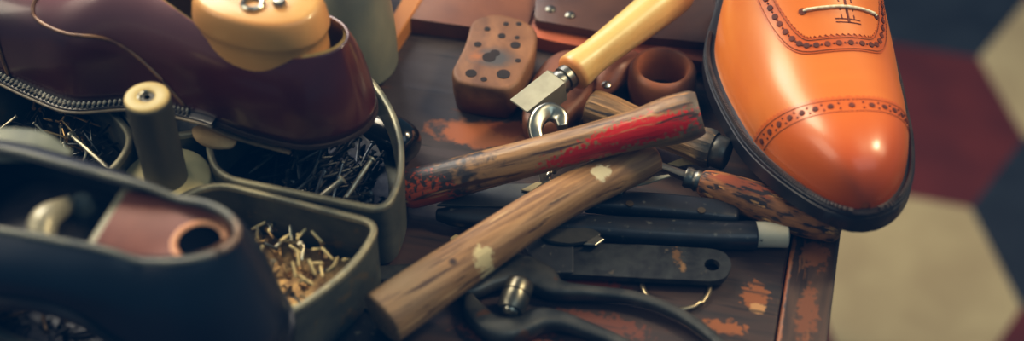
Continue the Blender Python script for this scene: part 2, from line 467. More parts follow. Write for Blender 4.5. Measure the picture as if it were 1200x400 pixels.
# slit between the facings
b = NB()
seg_tubes(b, [tan.P(.1045+.081*i/30, SL, .0011) for i in range(31)], .0009, on=30)
for ds in (-.045, .045):
    seg_tubes(b, [tan.P(.107+.078*i/30, SL+ds, .0013) for i in range(31)], .0004, on=1, offc=1)
for k in range(2):
    seg_tubes(b, [tan.P(.1045+k*.0022, SL-.09+.18*i/10, .0013) for i in range(11)], .00035, on=10)
obj('facing_slit', b, ldark, shoe)
lace = NB()
pl = [tan.P(.1130, SL-.262, -.001)]+[tan.P(.1130+.002*i/10, SL-.25+.5*i/10, .0024) for i in range(11)]+[tan.P(.1150, SL+.262, -.001)]
pl, _ = resample(pl, 30); seg_tubes(lace, pl, .0009, on=29, seg=10)
obj('shoelace', lace, pmat('waxed_lace', lin((240,232,206)), lin((206,186,150)), 300, (1,1,1), rough=.6, bump=.2), shoe)
for sg in (-1, 1):
    b = NB(); disc(b, tan.P(.1140+sg*.001, SL+sg*.262, .0014), tan.N(.1140, SL+sg*.262), .0022); obj('eyelet', b, ldark, shoe)

# ---- burgundy shoe in the making, on a wooden last
BW = [(0,.032,.032),(.03,.038,.027),(.06,.044,.0285),(.09,.047,.033),(.115,.046,.036),(.15,.040,.028),(.19,.034,.030),(.225,.033,.034),(.285,.031,.032)]
BH = [(0,.036),(.03,.039),(.06,.046),(.09,.056),(.115,.067),(.14,.076),(.17,.071),(.21,.063),(.25,.061),(.285,.062)]
bz = [(0,.012),(.04,.005),(.08,0),(.12,.001),(.16,.007),(.2,.012),(.24,.011),(.285,.012)]
bur = Shoe(.285, BW, BH, zb=bz, n=2.3, vt=.05, vth=.034, vh=.036, v_open=.128, tau=[(.128,0),(.15,.12),(.175,.27),(.20,.38),(.225,.41),(.285,.40)], lean=.014)
bdir = V((.944, -.33, 0)); BYAW = math.degrees(math.atan2(-bdir.x, bdir.y)); heel0 = V((-.077, -.0225, 0))
bo = heel0-bdir*.285
BGM = Matrix.Translation((bo.x, bo.y, .0525)) @ Matrix.Rotation(R(BYAW), 4, 'Z')
bshoe = thing('unfinished_shoe', 'burgundy leather shoe still on its wooden last, resting on the nail tray', 'shoe', BGM)
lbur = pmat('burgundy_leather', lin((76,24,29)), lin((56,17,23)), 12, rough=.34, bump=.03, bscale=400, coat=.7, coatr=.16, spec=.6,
   blots=((V((-.01,.12,.085)), (.07,.17,.055), lin((164,114,116)), .3, .8, 12),))  # pinkish top: reflected haze painted into the leather colour
llin = pmat('cream_shoe_lining', lin((206,178,112)), lin((178,146,86)), 30, rough=.7, bump=.1)
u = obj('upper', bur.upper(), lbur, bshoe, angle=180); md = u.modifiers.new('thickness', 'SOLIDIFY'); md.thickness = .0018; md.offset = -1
obj('lining', bur.lining(.0028, v0=.06), llin, bshoe, angle=180)
lwelt = pmat('dark_welt', lin((40,42,46)), lin((26,28,32)), 60, rough=.35, coat=.4, bump=.1)
obj('welt', bur.sole(.0062, .0016, -.0022, v1=.205), lwelt, bshoe, angle=50)
obj('insole', bur.sole(.0005, -.0006, -.0035), pmat('dark_insole', lin((60,44,38)), None, 30, rough=.7), bshoe, angle=50)
b = NB()
for side in (-1, 1):
    pe = [bur.edge(.002+.2*i/80, side, .0068)+V((0,0,-.0002)) for i in range(81)]
    seg_tubes(b, pe, .0010, on=80, seg=8)
obj('welt_edge', b, pmat('pale_welt_edge', lin((150,130,96)), lin((104,92,74)), 60, rough=.4, coat=.4), bshoe, angle=180)
mpw = pmat('pale_welt_thread', lin((210,202,180)), lin((130,124,110)), 90, rough=.5, bump=0)
for side in (-1, 1):
    b = NB()
    for i in range(64):
        v = .004+.185*i/64; p = bur.edge(v, side, .0016); q = bur.edge(v, side, .0050)
        seg_tubes(b, [p+V((0,0,.0042)), (p+q)/2+V((0,0,.0038)), q+V((0,0,.0022))], .0009, on=2)
    obj('welt_stitching', b, mpw, bshoe)
b = NB(); sweep(b, [at(168,121,.0535), at(196,124,.0535), at(221,135,.0535), at(250,150,.0535), at(283,163,.0535), at(340,179,.0535)], [(0,.0012,.0010),(.5,.0019,.0011),(1,.0015,.0009)], 12, 40, e=3)
ob = obj('loose_welt_strip', b, bpy.data.materials['pale_welt_edge'], bshoe, world=True); ob['label'] = 'pale loose welt strip'
b = NB(); pp = [at(x, y, .051) for x, y in ((224,149),(240,146),(262,152),(279,163),(272,173),(252,173),(236,168),(226,160))]
plate(b, rounded([(p.x, p.y) for p in pp], .003, 3), .0494, .0512, .0004); ob = obj('heel_flap', b, pmat('tan_flap', lin((196,166,118)), lin((166,134,92)), 60, rough=.6), bshoe, world=True); ob['label'] = 'beige leather flap'
# seams: toe cap line and the long curved quarter line
b = NB()
def seam(pts, r=.0011, n=60):
    q, _ = resample([(v, t, 0) for v, t in pts], n)
    seg_tubes(b, [bur.P(p.x, p.y, .0004) for p in q], r, on=n-1, seg=8)
seam([(.062,-.9),(.060,-.3),(.060,.2),(.063,.55),(.068,.97)])
seam([(.125,.0),(.106,.03),(.092,.14),(.088,.28),(.094,.42),(.116,.54),(.142,.64),(.165,.78),(.185,.97)])
seam([(.125,.0),(.106,-.03),(.092,-.14),(.088,-.28),(.094,-.42),(.116,-.54),(.142,-.64),(.165,-.78),(.185,-.97)])
obj('upper_seams', b, pmat('seam_piping', lin((146,104,62)), lin((90,56,40)), 90, rough=.5, coat=.3), bshoe, angle=180)
# the last inside: cone standing out of the topline
b = NB(); rings = []
LC = V((.003, .2255, 0))
for z, k in ((.02,.94),(.045,1.0),(.055,1.0),(.062,.98),(.066,.97),(.0705,1.0),(.0725,1.03),(.074,1.035),(.081,1.0),(.0855,.965),(.0875,.92),(.0885,.85),(.0887,.4)):
    rings.append([LC+V((k*.0245*spow(math.cos(2*math.pi*j/48), .9), k*.037*spow(math.sin(2*math.pi*j/48), .9), z-.004)) for j in range(48)])
ring_mesh(b, rings)
mlast = pmat('last_wood', lin((228,178,112)), lin((208,152,88)), 20, (1,.25,1), rough=.42, coat=.25, bump=.05)
last = obj('shoe_last', b, mlast, bshoe, angle=60)
b = NB(); lathe_z(b, [(.0065,-.004),(.0065,.0012),(.0055,.002),(.0040,.0016),(.0036,-.003),(.001,-.003)], LC+V((.009,.002,.0852)), 24)
lathe_z(b, [(.0036,-.002),(.0036,.002),(.0028,.003),(.001,.0032)], LC+V((.004,.015,.0852)), 18)
obj('thimble', b, M['bright'], last)
b = NB()
bmesh.ops.create_icosphere(b, subdivisions=4, radius=1)
for v in b.verts:
    c = v.co.copy(); nn = math.sin(c.x*7+c.y*3)*.12+math.sin(c.z*9+c.x*5)*.1
    v.co = V((c.x*.013, .148+c.y*.013, .066+c.z*.016))*1+c*(nn*.012)
obj('crumpled_tongue', b, pmat('brown_tongue', lin((110,70,40)), lin((64,40,24)), 60, rough=.6), bshoe, angle=180)

# ---- black shoe on a hinged last, in front
KW = [(0,.03,.03),(.04,.038,.034),(.09,.046,.042),(.12,.044,.049),(.16,.037,.045),(.20,.0355,.0385),(.235,.0355,.0355),(.28,.031,.031)]
KH = [(0,.036),(.04,.042),(.08,.050),(.11,.050),(.14,.033),(.17,.026),(.195,.032),(.215,.052),(.24,.067),(.28,.070)]
kz = [(0,.012),(.04,.003),(.07,0),(.10,.010),(.14,.038),(.17,.044),(.195,.036),(.215,.015),(.235,-.001),(.28,-.002)]
blk = Shoe(.28, KW, KH, zb=kz, n=3.2, vt=.05, vth=.034, vh=.036, v_open=.085, tau=[(.085,0),(.10,.16),(.13,.24),(.17,.27),(.22,.27),(.28,.24)], lean=.014)
kd = V((.968, -.25, 0)); kheel = V((-.1095, -.170, 0)); ko = kheel-kd*.28
KM = Matrix.Translation((ko.x, ko.y, .0574)) @ Matrix.Rotation(math.atan2(-kd.x, kd.y), 4, 'Z')
kshoe = thing('black_shoe', 'navy black leather shoe with an open top on the nail tray', 'shoe', KM)
lblk = pmat('navy_black_leather', lin((22,34,48)), lin((14,22,32)), 14, rough=.36, bump=.04, bscale=400, coat=.2, coatr=.3)
u = obj('upper', blk.upper(), lblk, kshoe, angle=180); md = u.modifiers.new('thickness', 'SOLIDIFY'); md.thickness = .0022; md.offset = -1
obj('lining', blk.lining(.0050, v0=.05), pmat('dark_lining', lin((28,36,44)), lin((18,24,30)), 30, rough=.7,
    blots=((V((0,.28,.05)), (.06,.036,.06), lin((170,122,88)), .3, .6, 20),)), kshoe, angle=180)
b = NB()
for side in (-1, 1):
    seg_tubes(b, [blk.P(v, side*blk.T(v), .0002)+V((0,0,.0004)) for v in blk.vs(90) if v > .0865], .0017, on=200, seg=8)
pe = [blk.P(v, side*blk.T(v)) for v in (.1,)]
def tub(bm, ps, r): return seg_tubes(bm, ps, r, on=len(ps)-1, seg=8)
b.free(); b = NB(); ps = [v for v in blk.vs(90) if v > .0865]
tub(b, [blk.P(v, -blk.T(v)) for v in ps]+[blk.P(v, blk.T(v)) for v in reversed(ps)], .0017)
obj('topline_binding', b, pmat('worn_binding', lin((126,126,112)), lin((88,92,88)), 60, rough=.5, blots=((V((0,.285,.06)), (.08,.03,.08), lin((158,112,80)), .3, .6, 20),)), kshoe, angle=180)
b = NB(); sweep(b, [at(-60,172,.118), at(-10,170,.118), at(40,172,.117), at(78,182,.114)], [(0,.012,.003),(.7,.011,.003),(1,.004,.002)], 16, 24, round_ends=.002); tg = obj('tongue', b, pmat('grey_tongue', lin((112,116,98)), lin((78,86,78)), 40, rough=.6), kshoe, world=True); tg['label'] = 'grey green tongue'
obj('sole', blk.sole(.002, 0, -.006), lsole, kshoe, angle=50)
mk = pmat('brown_last_wood', lin((122,72,58)), lin((92,48,42)), 26, rough=.5, bump=.08)
b = NB(); rings = []                  # rear block of the last, following the heel
def heelsec(z, k):
    out = []; v0 = .2005
    vv = [v0+(.266-v0)*math.sin(i/20*math.pi/2) for i in range(21)]
    def yy(v): return v-.0155*((v-.14)/.14)**2*(z/.06)**1.5
    for v in vv: a, c = blk.half(v); out.append(V((-a*k*.86, yy(v), z)))
    for v in reversed(vv[:-1]): a, c = blk.half(v); out.append(V((c*k*.86, yy(v), z)))
    return out
for z, k in ((.034,.80),(.044,.84),(.050,.80),(.0555,.76),(.057,.72)): rings.append(heelsec(z, k))
ring_mesh(b, rings); kl = obj('shoe_last', b, mk, kshoe, angle=50); kl['label'] = 'brown wooden rear half of the last'
b = NB(); lathe_z(b, [(.0135,.054),(.0135,.0576),(.0115,.0582),(.0105,.0574),(.0100,.057)], V((0,.2445,0)), 32)
obj('thimble_rim', b, pmat('tan_rim', lin((206,150,106)), lin((176,120,84)), 40, rough=.5), kl, angle=60)
b = NB(); lathe_z(b, [(.0102,.050),(.0102,.0577),(.003,.0578)], V((0,.2445,0)), 32)
obj('thimble_hole', b, pmat('hole_black', (.003,.004,.006), None, 30, rough=1, bump=0, spec=0), kl)
b = NB(); box(b, -.029, .031, .1935, .2000, .012, .0560, .001); obj('hinge_plate', b, pmat('pale_hinge', lin((150,146,120)), lin((112,112,98)), 40, rough=.5), kshoe, smooth=False)
b = NB(); sweep(b, [V((-.012,.170,.050)), V((.006,.168,.056)), V((.022,.176,.048))], [(0,.0035,.005),(.5,.007,.006),(1,.0035,.005)], round_ends=.003); obj('hinge_spring', b, pmat('pale_metal', lin((176,168,140)), lin((120,118,104)), 40, rough=.4, metal=.3), kshoe)
b = NB(); lathe_z(b, [(.006,.03),(.006,.048),(.0045,.0505),(.001,.051)], V((-.017,.1745,0)), 20); obj('hinge_pin', b, pmat('blue_grey_pin', lin((110,124,124)), None, 40, rough=.4, metal=.5), kshoe)

# ------------------------------------------------------------------ nail tray (revolving cup with six compartments)
CC = V((-.192, -.045, 0))
tray = thing('nail_tray', 'round cast iron nail tray with five compartments and a centre post', 'tray', CC)
def lobe_outline(ang, r_in, r_out, hw, rc, off):
    a0, a1 = R(ang-hw), R(ang+hw)
    poly = [(r_in*math.cos(a0), r_in*math.sin(a0)), (r_out*math.cos(a0), r_out*math.sin(a0))]
    for k in range(1, 6):
        a = a0+(a1-a0)*k/6; poly.append((r_out*1.02*math.cos(a), r_out*1.02*math.sin(a)))
    poly += [(r_out*math.cos(a1), r_out*math.sin(a1)), (r_in*math.cos(a1), r_in*math.sin(a1))]
    p = rounded(poly[:2]+poly[2:], rc, 6)
    n = len(p); out = []
    for i in range(n):
        t = (p[(i+1) % n]-p[i-1]); nn = V((t.y, -t.x)).normalized(); out.append(p[i]+nn*off)
    return out
lobes = [19+72*k for k in range(5)]
for a in lobes:
    outer = lobe_outline(a, .030, .130, 34.4, .024, 0); inner = lobe_outline(a, .030, .130, 34.4, .024, -.0026)
    ro = lobe_outline(a, .030, .130, 34.4, .024, .0006); ri = lobe_outline(a, .030, .130, 34.4, .024, -.0032)
    b = NB()
    def lv(p, z): return [V((q.x, q.y, z)) for q in p]
    vs = ring_mesh(b, [lv(inner, .008), lv(inner, .0455), lv(outer, .0455), lv(outer, .003)], cap=False)
    b.faces.new(vs[0]); b.faces.new(vs[3])
    cobj = obj('compartment', b, M['rim'], tray, angle=50)
    b = NB(); vs = ring_mesh(b, [lv(ri, .0455), lv(ri, .0477), lv(inner, .0485), lv(outer, .0485), lv(ro, .0477), lv(ro, .0455)], cap=False)
    obj('rim', b, M['rimedge'], cobj, angle=60)
b = NB(); lathe_z(b, [(.04,0),(.04,.004),(.028,.008),(.028,.030),(.0245,.0325),(.0245,.0385),(.0235,.0395),(.008,.0395)], V((0,0,0)), 40)
obj('hub_disc', b, pmat('cream_washer', lin((206,196,150)), lin((176,164,120)), 30, rough=.5, bump=.1), tray, angle=50)
b = NB(); lathe_z(b, [(.0118,.036),(.0118,.060),(.0122,.096),(.0124,.0985),(.0115,.0995)], V((0,0,0)), 40)
mpost = pmat('grey_post', lin((88,86,74)), lin((58,60,56)), 30, (1,1,.2), rough=.5, metal=.3, bump=.1)
post = obj('post', b, mpost, tray, angle=50)
b = NB(); lathe_z(b, [(.0121,.0985),(.0117,.1),(.011,.1004),(.0048,.1004),(.0042,.0998),(.0042,.095)], V((0,0,0)), 40)
obj('post_cap', b, pmat('pale_post_end', lin((196,174,116)), lin((160,140,90)), 30, rough=.5), post, angle=50)
b = NB(); lathe_z(b, [(.0042,.0985),(.0042,.0994),(.002,.0995)], V((0,0,0)), 20); obj('post_hole', b, bpy.data.materials['hole_black'], post)
b = NB(); seg_tubes(b, [V((.0042*math.cos(x*.2), .0042*math.sin(x*.2), .1002)) for x in range(8, 20)], .0009, on=11); obj('post_screw', b, M['bright'], post)

# nails
def nail_bm(L, r, hr):
    bm = NB(); lathe(bm, [(0, .0001), (L*.12, r), (L*.96, r), (L*.965, hr), (L, hr*.9)], 8); bm.transform(Matrix.Translation((-L/2,0,0))); return bm
for_nails = 0
NM = {'steel': pmat('nail_steel', lin((120,124,122)), lin((70,74,76)), 200, rough=.3, metal=.9, bump=0),
      'dark': pmat('nail_dark', lin((60,62,64)), lin((36,38,42)), 200, rough=.35, metal=.8, bump=0),
      'brass': pmat('nail_brass', lin((204,172,118)), lin((146,116,80)), 200, rough=.35, metal=.8, bump=0),
      'peg': pmat('peg_wood', lin((232,214,160)), lin((196,174,120)), 200, rough=.7, bump=0),
      'bright': pmat('nail_bright', lin((214,206,178)), lin((150,146,132)), 200, rough=.3, metal=.7, bump=0)}
protos = {}
def nail(kind, L, r, M4, name, label, cat, group):
    key = (kind, L, name)
    if key not in protos:
        bm = nail_bm(L, r, r*2.0 if kind != 'peg' else r*.9)
        me = bpy.data.meshes.new(name); bm.to_mesh(me); bm.free(); me.materials.append(NM[kind]); protos[key] = me
        me.polygons.foreach_set('use_smooth', [True]*len(me.polygons)); me.set_sharp_from_angle(angle=R(40))
        o = link(name, me); protos[key] = o
    else:
        o = protos[key].copy(); COL.objects.link(o)
    o.matrix_world = M4; tag(o, label, cat, group); return o
def heap(ang, n, kinds, L, r, zc, zr, rr, name, label, cat, group, yaw=None, spread=1.0, tilt=22):
    """a bed of small nails (one uncountable mass) with the top ones laid singly"""
    c = CC+V((math.cos(R(ang)), math.sin(R(ang)), 0))*rr
    def spot():
        for _ in range(200):
            a = R(ang+random.uniform(-30, 30)); d = random.uniform(.055, .118)
            if d*math.sin(R(33-abs(math.degrees(a)-ang))) > L*.36 and d < .124-L*.4: break
        return CC+V((math.cos(a), math.sin(a), 0))*d
    def pose(p, z):
        yw = random.uniform(0, 360) if yaw is None else random.gauss(yaw, 22)
        return Matrix.Translation((p.x, p.y, z)) @ Matrix.Rotation(R(yw), 4, 'Z') @ Matrix.Rotation(R(random.gauss(0, tilt)), 4, 'Y')
    bed = NB()
    for _ in range(220):
        p = spot(); q = nail_bm(L, r, r*2); q.transform(pose(p, .010+random.random()*(zc-.012)))
        me = bpy.data.meshes.new('tmp'); q.to_mesh(me); q.free(); bed.from_mesh(me); bpy.data.meshes.remove(me)
    p = lobe_outline(ang, .034, .122, 31, .02, -.002)
    plate(bed, [(CC.x+q.x, CC.y+q.y) for q in p], .0085, zc-.006)
    o = obj(name+'_bed', bed, NM[kinds[-1]]); o['kind'] = 'stuff'
    tag(o, 'bed of '+cat+'s filling '+group.split(' in ')[1], cat+' heap')
    for _ in range(n):
        p = spot(); z = zc+zr*random.random()
        nail(random.choice(kinds), L, r, pose(p, z), name, label, cat, group)
heap(163, 110, ['bright','brass','steel','brass','dark','steel'], .016, .0007, .026, .010, .085, 'shoe_tack', 'small shoe tack heaped in the compartment below the burgundy shoe forefoot', 'tack', 'tacks in the compartment below the burgundy forefoot')
heap(19, 64, ['steel','steel','dark'], .026, .0009, .024, .010, .085, 'steel_nail', 'long grey steel nail piled in the compartment below the burgundy heel', 'nail', 'nails in the compartment below the burgundy heel', yaw=60)
heap(-53, 120, ['peg','peg','bright','peg','steel','peg','brass'], .0095, .0009, .025, .010, .085, 'shoe_peg', 'pale stubby peg heaped in the compartment to the right of the black shoe', 'peg', 'pegs in the compartment right of the black shoe', tilt=35)
heap(235, 50, ['brass','dark','brass','dark'], .016, .0009, .024, .008, .085, 'brass_nail', 'brass coloured nail in the compartment below the black shoe', 'brass nail', 'brass nails in the compartment below the black shoe')
def long_nail(pa, pb, za, zb, r, kind, name, label):
    a, c = at(*pa, za), at(*pb, zb); L = (c-a).length
    m = frame(a, c); t = thing(name, label, 'nail', m)
    b = NB(); lathe(b, [(0,.0002),(L*.12,r),(L*.97,r)], 12); obj('shaft', b, NM[kind], t)
    b = NB(); lathe(b, [(L*.97,r*1.9),(L,r*1.9),(L+.0006,r*.8)], 12); obj('nail_head', b, NM[kind], t)
long_nail((130,200), (83,158), .036, .037, .0014, 'bright', 'long_nail', 'long bright nail lying across the tacks beside the centre post')
long_nail((366,238), (402,210), .035, .044, .0017, 'bright', 'long_nail', 'bright thick nail pointing up right out of the compartment under the burgundy heel')
long_nail((400,240), (436,186), .033, .043, .0014, 'bright', 'long_nail', 'slim steel nail leaning beside the thick bright nail under the burgundy heel')

# ------------------------------------------------------------------ wooden handles
def wood(name, c1, c2, blots=(), specks=(), stretch=(.07,1,1), scale=300, rough=.5, bump=.5):
    return pmat(name, c1, c2, scale, stretch, rough=rough, rough2=rough+.15, bump=bump, bscale=scale*1.4, lo=.36, hi=.64, blots=blots, specks=specks)
# red-painted handle
A, B_ = at(474, 224, .0175), at(821, 132, .066)
m = frame(A, B_); L = (B_-A).length
mred = wood('red_painted_wood', lin((158,122,80)), lin((100,74,48)), rough=.38, blots=(
    (V((0,0,.002)), (.055,.03,.03), lin((44,40,40)), 2.0, .4, 200), (V((.012,-.006,-.002)), (.018,.02,.012), lin((160,66,30)), 2.6, .2, 380),
    (V((L-.002,0,0)), (.014,.03,.03), lin((96,84,72)), 1.2, .5, 200),
    (V((L*.80,-.011,.0075)), (.034,.0105,.0085), lin((190,20,18)), 1.9, .25, 420), (V((L*.62,-.012,.001)), (.026,.010,.006), lin((178,24,20)), 2.6, .2, 420)),
    specks=((lin((60,40,30)), 260, .60, .06), (lin((176,134,88)), 320, .64, .06)))
rh = thing('hammer_handle', 'brown wooden handle with worn red paint near its thick end, lying on top', 'handle', m)
b = NB(); prof = [(0,.0098),(.002,.0112),(.02,.0116),(.07,.0108),(.11,.0106),(.14,.0118),(L-.018,.0138),(L-.006,.0139),(L-.002,.0132),(L,.0118)]
lathe(b, smooth_prof(prof, 60), 32, 1.0, .98); obj('grip', b, mred, rh, angle=50)
# white-spotted handle (slightly bent)
pth = [at(450,372,.0230), at(600,269,.0285), at(650,238,.0295), at(680,222,.0295), at(740,195,.0320), at(763,184,.033)]
m = frame(pth[0], pth[-1]); mi = m.inverted(); lp = [mi @ p for p in pth]; L = lp[-1].x
def onh(px, py, z): return mi @ at(px, py, z)
mw_ = wood('paint_spotted_wood', lin((162,126,84)), lin((118,86,56)), blots=(
    (onh(704,206,.037), (.0062,.0055,.02), lin((206,196,164)), 1.5, .2, 300), (onh(566,308,.03), (.0068,.0058,.02), lin((198,184,142)), 1.5, .25, 300),
    (onh(673,196,.037), (.004,.004,.02), lin((190,180,150)), 1.0, .4, 160), (onh(532,318,.03), (.003,.003,.02), lin((60,40,30)), .6, .4, 160), (onh(470,340,.03), (.035,.03,.03), lin((138,116,86)), .7, .8, 40)),
    specks=((lin((70,46,32)), 260, .60, .06), (lin((182,148,104)), 240, .62, .08)))
wh = thing('hammer_handle', 'brown wooden handle with white paint spots running to the bottom edge', 'handle', m)
b = NB(); sweep(b, lp, [(0,.0148,.0136),(.1,.0146,.0134),(.45,.0125,.0115),(.75,.0118,.0108),(.95,.0108,.0100),(1,.0098,.009)], 28, 60, e=2.3, round_ends=.002)
obj('grip', b, mw_, wh, angle=40)
# third handle, behind
A, B_ = at(690,126,.0165), at(836,176,.0185); m = frame(A, B_); L = (B_-A).length
t3 = thing('hammer_handle', 'mottled brown wooden handle with a blunt end behind the red-painted one', 'handle', m)
m3 = wood('mottled_wood', lin((164,130,86)), lin((104,80,52)), specks=((lin((52,44,38)), 200, .58, .08), (lin((176,146,100)), 240, .62, .06)), blots=((V((L,0,0)), (.014,.03,.03), lin((58,62,60)), .9, .6, 80),))
b = NB(); lathe(b, smooth_prof([(0,.0085),(.001,.0112),(.006,.0124),(.014,.0122),(.03,.0105),(.05,.0095),(L-.014,.0104),(L-.004,.0122),(L,.0112)], 50), 12, 1, 1); obj('grip', b, m3, t3, angle=25)
b = NB(); lathe(b, [(L-.001,.009),(L,.0098),(L+.008,.0098),(L+.009,.009)], 24); obj('ferrule', b, M['iron'], t3)
# awl with burl handle
A, B_ = at(809,209,.0175), at(986,270,.0125); m = frame(A, B_); L = (B_-A).length
aw = thing('awl', 'awl with a charred mottled wooden handle and steel ferrule under the tan shoe toe', 'awl', m)
ma = wood('burl_wood', lin((164,108,60)), lin((92,58,38)), stretch=(.25,1,1), scale=320, specks=((lin((42,30,28)), 330, .54, .05), (lin((196,142,82)), 300, .62, .05)), blots=((V((.03,.0,.012)), (.03,.006,.006), lin((150,74,34)), 1.4, .4, 120),))
b = NB(); lathe(b, smooth_prof([(.006,.0062),(.008,.0078),(.02,.0098),(.045,.0112),(.07,.0112),(L-.01,.0095),(L-.002,.0078),(L,.005)], 50), 28); obj('grip', b, ma, aw, angle=60)
b = NB(); lathe(b, [(-.003,.004),(-.003,.0058),(-.001,.0064),(.001,.0058),(.0025,.0058),(.004,.0066),(.006,.0060),(.0085,.0066),(.009,.005)], 28); obj('ferrule', b, M['steel'], aw, angle=35)
b = NB(); sweep(b, [V((-.040,.003,-.001)), V((-.02,.001,0)), V((0,0,0))], [(0,.0012,.0012),(.2,.0022,.0018),(1,.0030,.0024)], 12, 20, e=4); obj('shank', b, M['steel'], aw, angle=35)

# ------------------------------------------------------------------ pale-handled square steel tool
A, B_ = at(668,88,.032), at(800,-14,.046); m = frame(A, B_); L = .100
ch = thing('square_punch', 'square steel punch with a smooth pale wooden handle at the top edge', 'punch', m)
mp_ = wood('pale_handle_wood', lin((226,198,132)), lin((206,174,106)), stretch=(.1,1,1), scale=160, rough=.3, bump=.05, blots=((V((0,0,0)), (.006,.03,.03), lin((206,138,76)), .4, .6, 60),))
b = NB(); lathe(b, smooth_prof([(0,.0098),(.0015,.0116),(.006,.0118),(.02,.0106),(.05,.0116),(.075,.0128),(L-.004,.0125),(L,.010)], 44), 32); obj('grip', b, mp_, ch, angle=50)
b = NB(); lathe(b, [(-.011,.0062),(-.0105,.0078),(-.0075,.0078),(-.007,.0066),(-.0055,.0066),(-.005,.0080),(-.001,.0080),(0,.007)], 28); obj('ferrule', b, M['steel'], ch, angle=35)
b = NB()
ring_mesh(b, [[V((x+(.006*(1-sz) if x < -.03 else 0), sy*a, sz*a)) for sy, sz in ((-1,-1),(1,-1),(1,1),(-1,1))] for x, a in ((-.009,.0062),(-.011,.0076),(-.042,.0074),(-.0425,.0068))])
obj('square_shank', b, pmat('matt_steel', lin((168,164,142)), lin((138,136,120)), 50, rough=.42, metal=.55, bump=.08), ch, smooth=False)

# ------------------------------------------------------------------ hook ended lever
hp = [(640,214,.012),(636,190,.018),(630,165,.024),(627,150,.0275),(633,136,.030),(645,131,.030),(656,137,.029),(659,148,.0275)]
b = NB(); sweep(b, [at(*q) for q in hp], [(0,.0035,.0028),(.45,.0042,.003),(.75,.0058,.0036),(.9,.0052,.0034),(1,.0034,.0028)], 14, 50, up=V((.1,-.75,.66)), e=3.2, round_ends=.0012)
tag(obj('hook_lever', b, M['bright'], angle=50), 'bright steel hook curling up behind the red-painted handle', 'hook')

# ------------------------------------------------------------------ black knife with grey blade
KZ = .0125
kn = thing('clicking_knife', 'flat grey knife blade with a black handle crossing under the spotted handle', 'knife', at(690, 240, 0))
b = NB(); bp = [at(x, y, KZ) for x, y in ((512,241),(530,232),(548,223),(572,217),(640,216),(705,224),(705,244),(600,243.5))]
plate(b, [(p.x, p.y) for p in bp], KZ-.0012, KZ+.0008, .0003); obj('blade', b, pmat('grey_blade', lin((112,112,104)), lin((84,86,84)), 40, rough=.4, metal=.6, bump=.05), kn, world=True, smooth=False)
b = NB(); sweep(b, [at(690,236,KZ), at(770,242,KZ), at(830,248,KZ), at(860,252,KZ)], [(0,.0066,.005),(.5,.0074,.0055),(.9,.0072,.0052),(1,.0062,.0045)], 20, 40, e=4, round_ends=.003)
hd = obj('grip', b, M['black'], kn, world=True, angle=50)
b = NB()
mwr = pmat('worn_rivet', lin((96,84,64)), None, 40, rough=.5, metal=.5)
for x, y in ((738,239),(822,247)):
    b = NB(); disc(b, at(x, y, KZ+.0053), V((0,0,1)), .0022, .0005, 16); obj('rivet', b, mwr, hd, world=True)
# black brush with white stub
br = thing('marking_brush', 'black round-handled brush with a white tip pointing right', 'brush', at(800, 275, 0))
BZ = .0078
b = NB(); sweep(b, [at(514,252,BZ), at(560,256,BZ), at(640,262,BZ), at(740,270,BZ), at(830,275,BZ), at(884,276,BZ)], [(0,.0032,.004),(.06,.0062,.0055),(.4,.007,.006),(.6,.0078,.0066),(.95,.0084,.0072),(1,.0084,.0072)], 24, 60, e=2.4, round_ends=.0014)
obj('grip', b, M['black'], br, world=True, angle=60)
b = NB(); sweep(b, [at(882,275,BZ), at(902,275,BZ), at(921,275.5,BZ)], [(0,.0074,.0068),(1,.0074,.0066)], 24, 12, e=2.4, round_ends=.0012)
wt = obj('white_tip', b, pmat('white_tip_paint', lin((214,206,182)), lin((196,186,160)), 60, rough=.6, blots=((BI @ at(888,268,BZ), (.001,.001,.001), lin((200,190,160)), .1, .5, 50),), specks=((lin((40,40,42)), 150, .66, .02),)), br, world=True, angle=60); wt['label'] = 'white tip'
# flat steel bar with hole
def ap(pts, z): return [at(x, y, z) for x, y in pts]
fz = .0062
bar = thing('flat_steel_bar', 'flat black steel bar with a round hole in its rounded right end', 'steel bar', at(735, 312, 0))
b = NB()
hc = at(834, 313.5, fz); outl = [at(x, y, fz) for x, y in ((612,286),(760,290),(835,294.5),(850,299),(858,313),(850,329),(836,332.5),(760,329),(640,323))]
ol = rounded([(p.x, p.y) for p in outl], .004, 4)
lo_ = [b.verts.new((p.x, p.y, fz-.002)) for p in ol]; hi_ = [b.verts.new((p.x, p.y, fz+.002)) for p in ol]
hn = 24; hl = [b.verts.new((hc.x+.0043*math.cos(2*math.pi*k/hn), hc.y+.0043*math.sin(2*math.pi*k/hn), fz-.002)) for k in range(hn)]
hh = [b.verts.new((v.co.x, v.co.y, fz+.002)) for v in hl]
for A_, C_ in ((lo_, hl), (hi_, hh)):
    es = [b.edges.new((A_[i], A_[(i+1) % len(A_)])) for i in range(len(A_))]+[b.edges.new((C_[i], C_[(i+1) % hn])) for i in range(hn)]
    bmesh.ops.triangle_fill(b, edges=es, use_beauty=True)
for i in range(len(ol)): b.faces.new((lo_[i], lo_[(i+1) % len(ol)], hi_[(i+1) % len(ol)], hi_[i]))
for i in range(hn): b.faces.new((hl[i], hh[i], hh[(i+1) % hn], hl[(i+1) % hn]))
lw = Matrix.Translation(at(735,312,0)).inverted()
obj('bar', b, pmat('blackened_steel', lin((70,74,74)), lin((36,40,44)), 90, rough=.38, rough2=.55, metal=.6, bump=.15, bscale=150, specks=((lin((100,92,80)), 160, .66, .05),),
    blots=((lw @ at(793,303,fz), (.003,.007,.02), lin((116,88,62)), 2.4, .5, 500), (lw @ at(800,316,fz), (.002,.004,.02), lin((140,110,76)), 2.0, .5, 500))), bar, world=True, smooth=False)
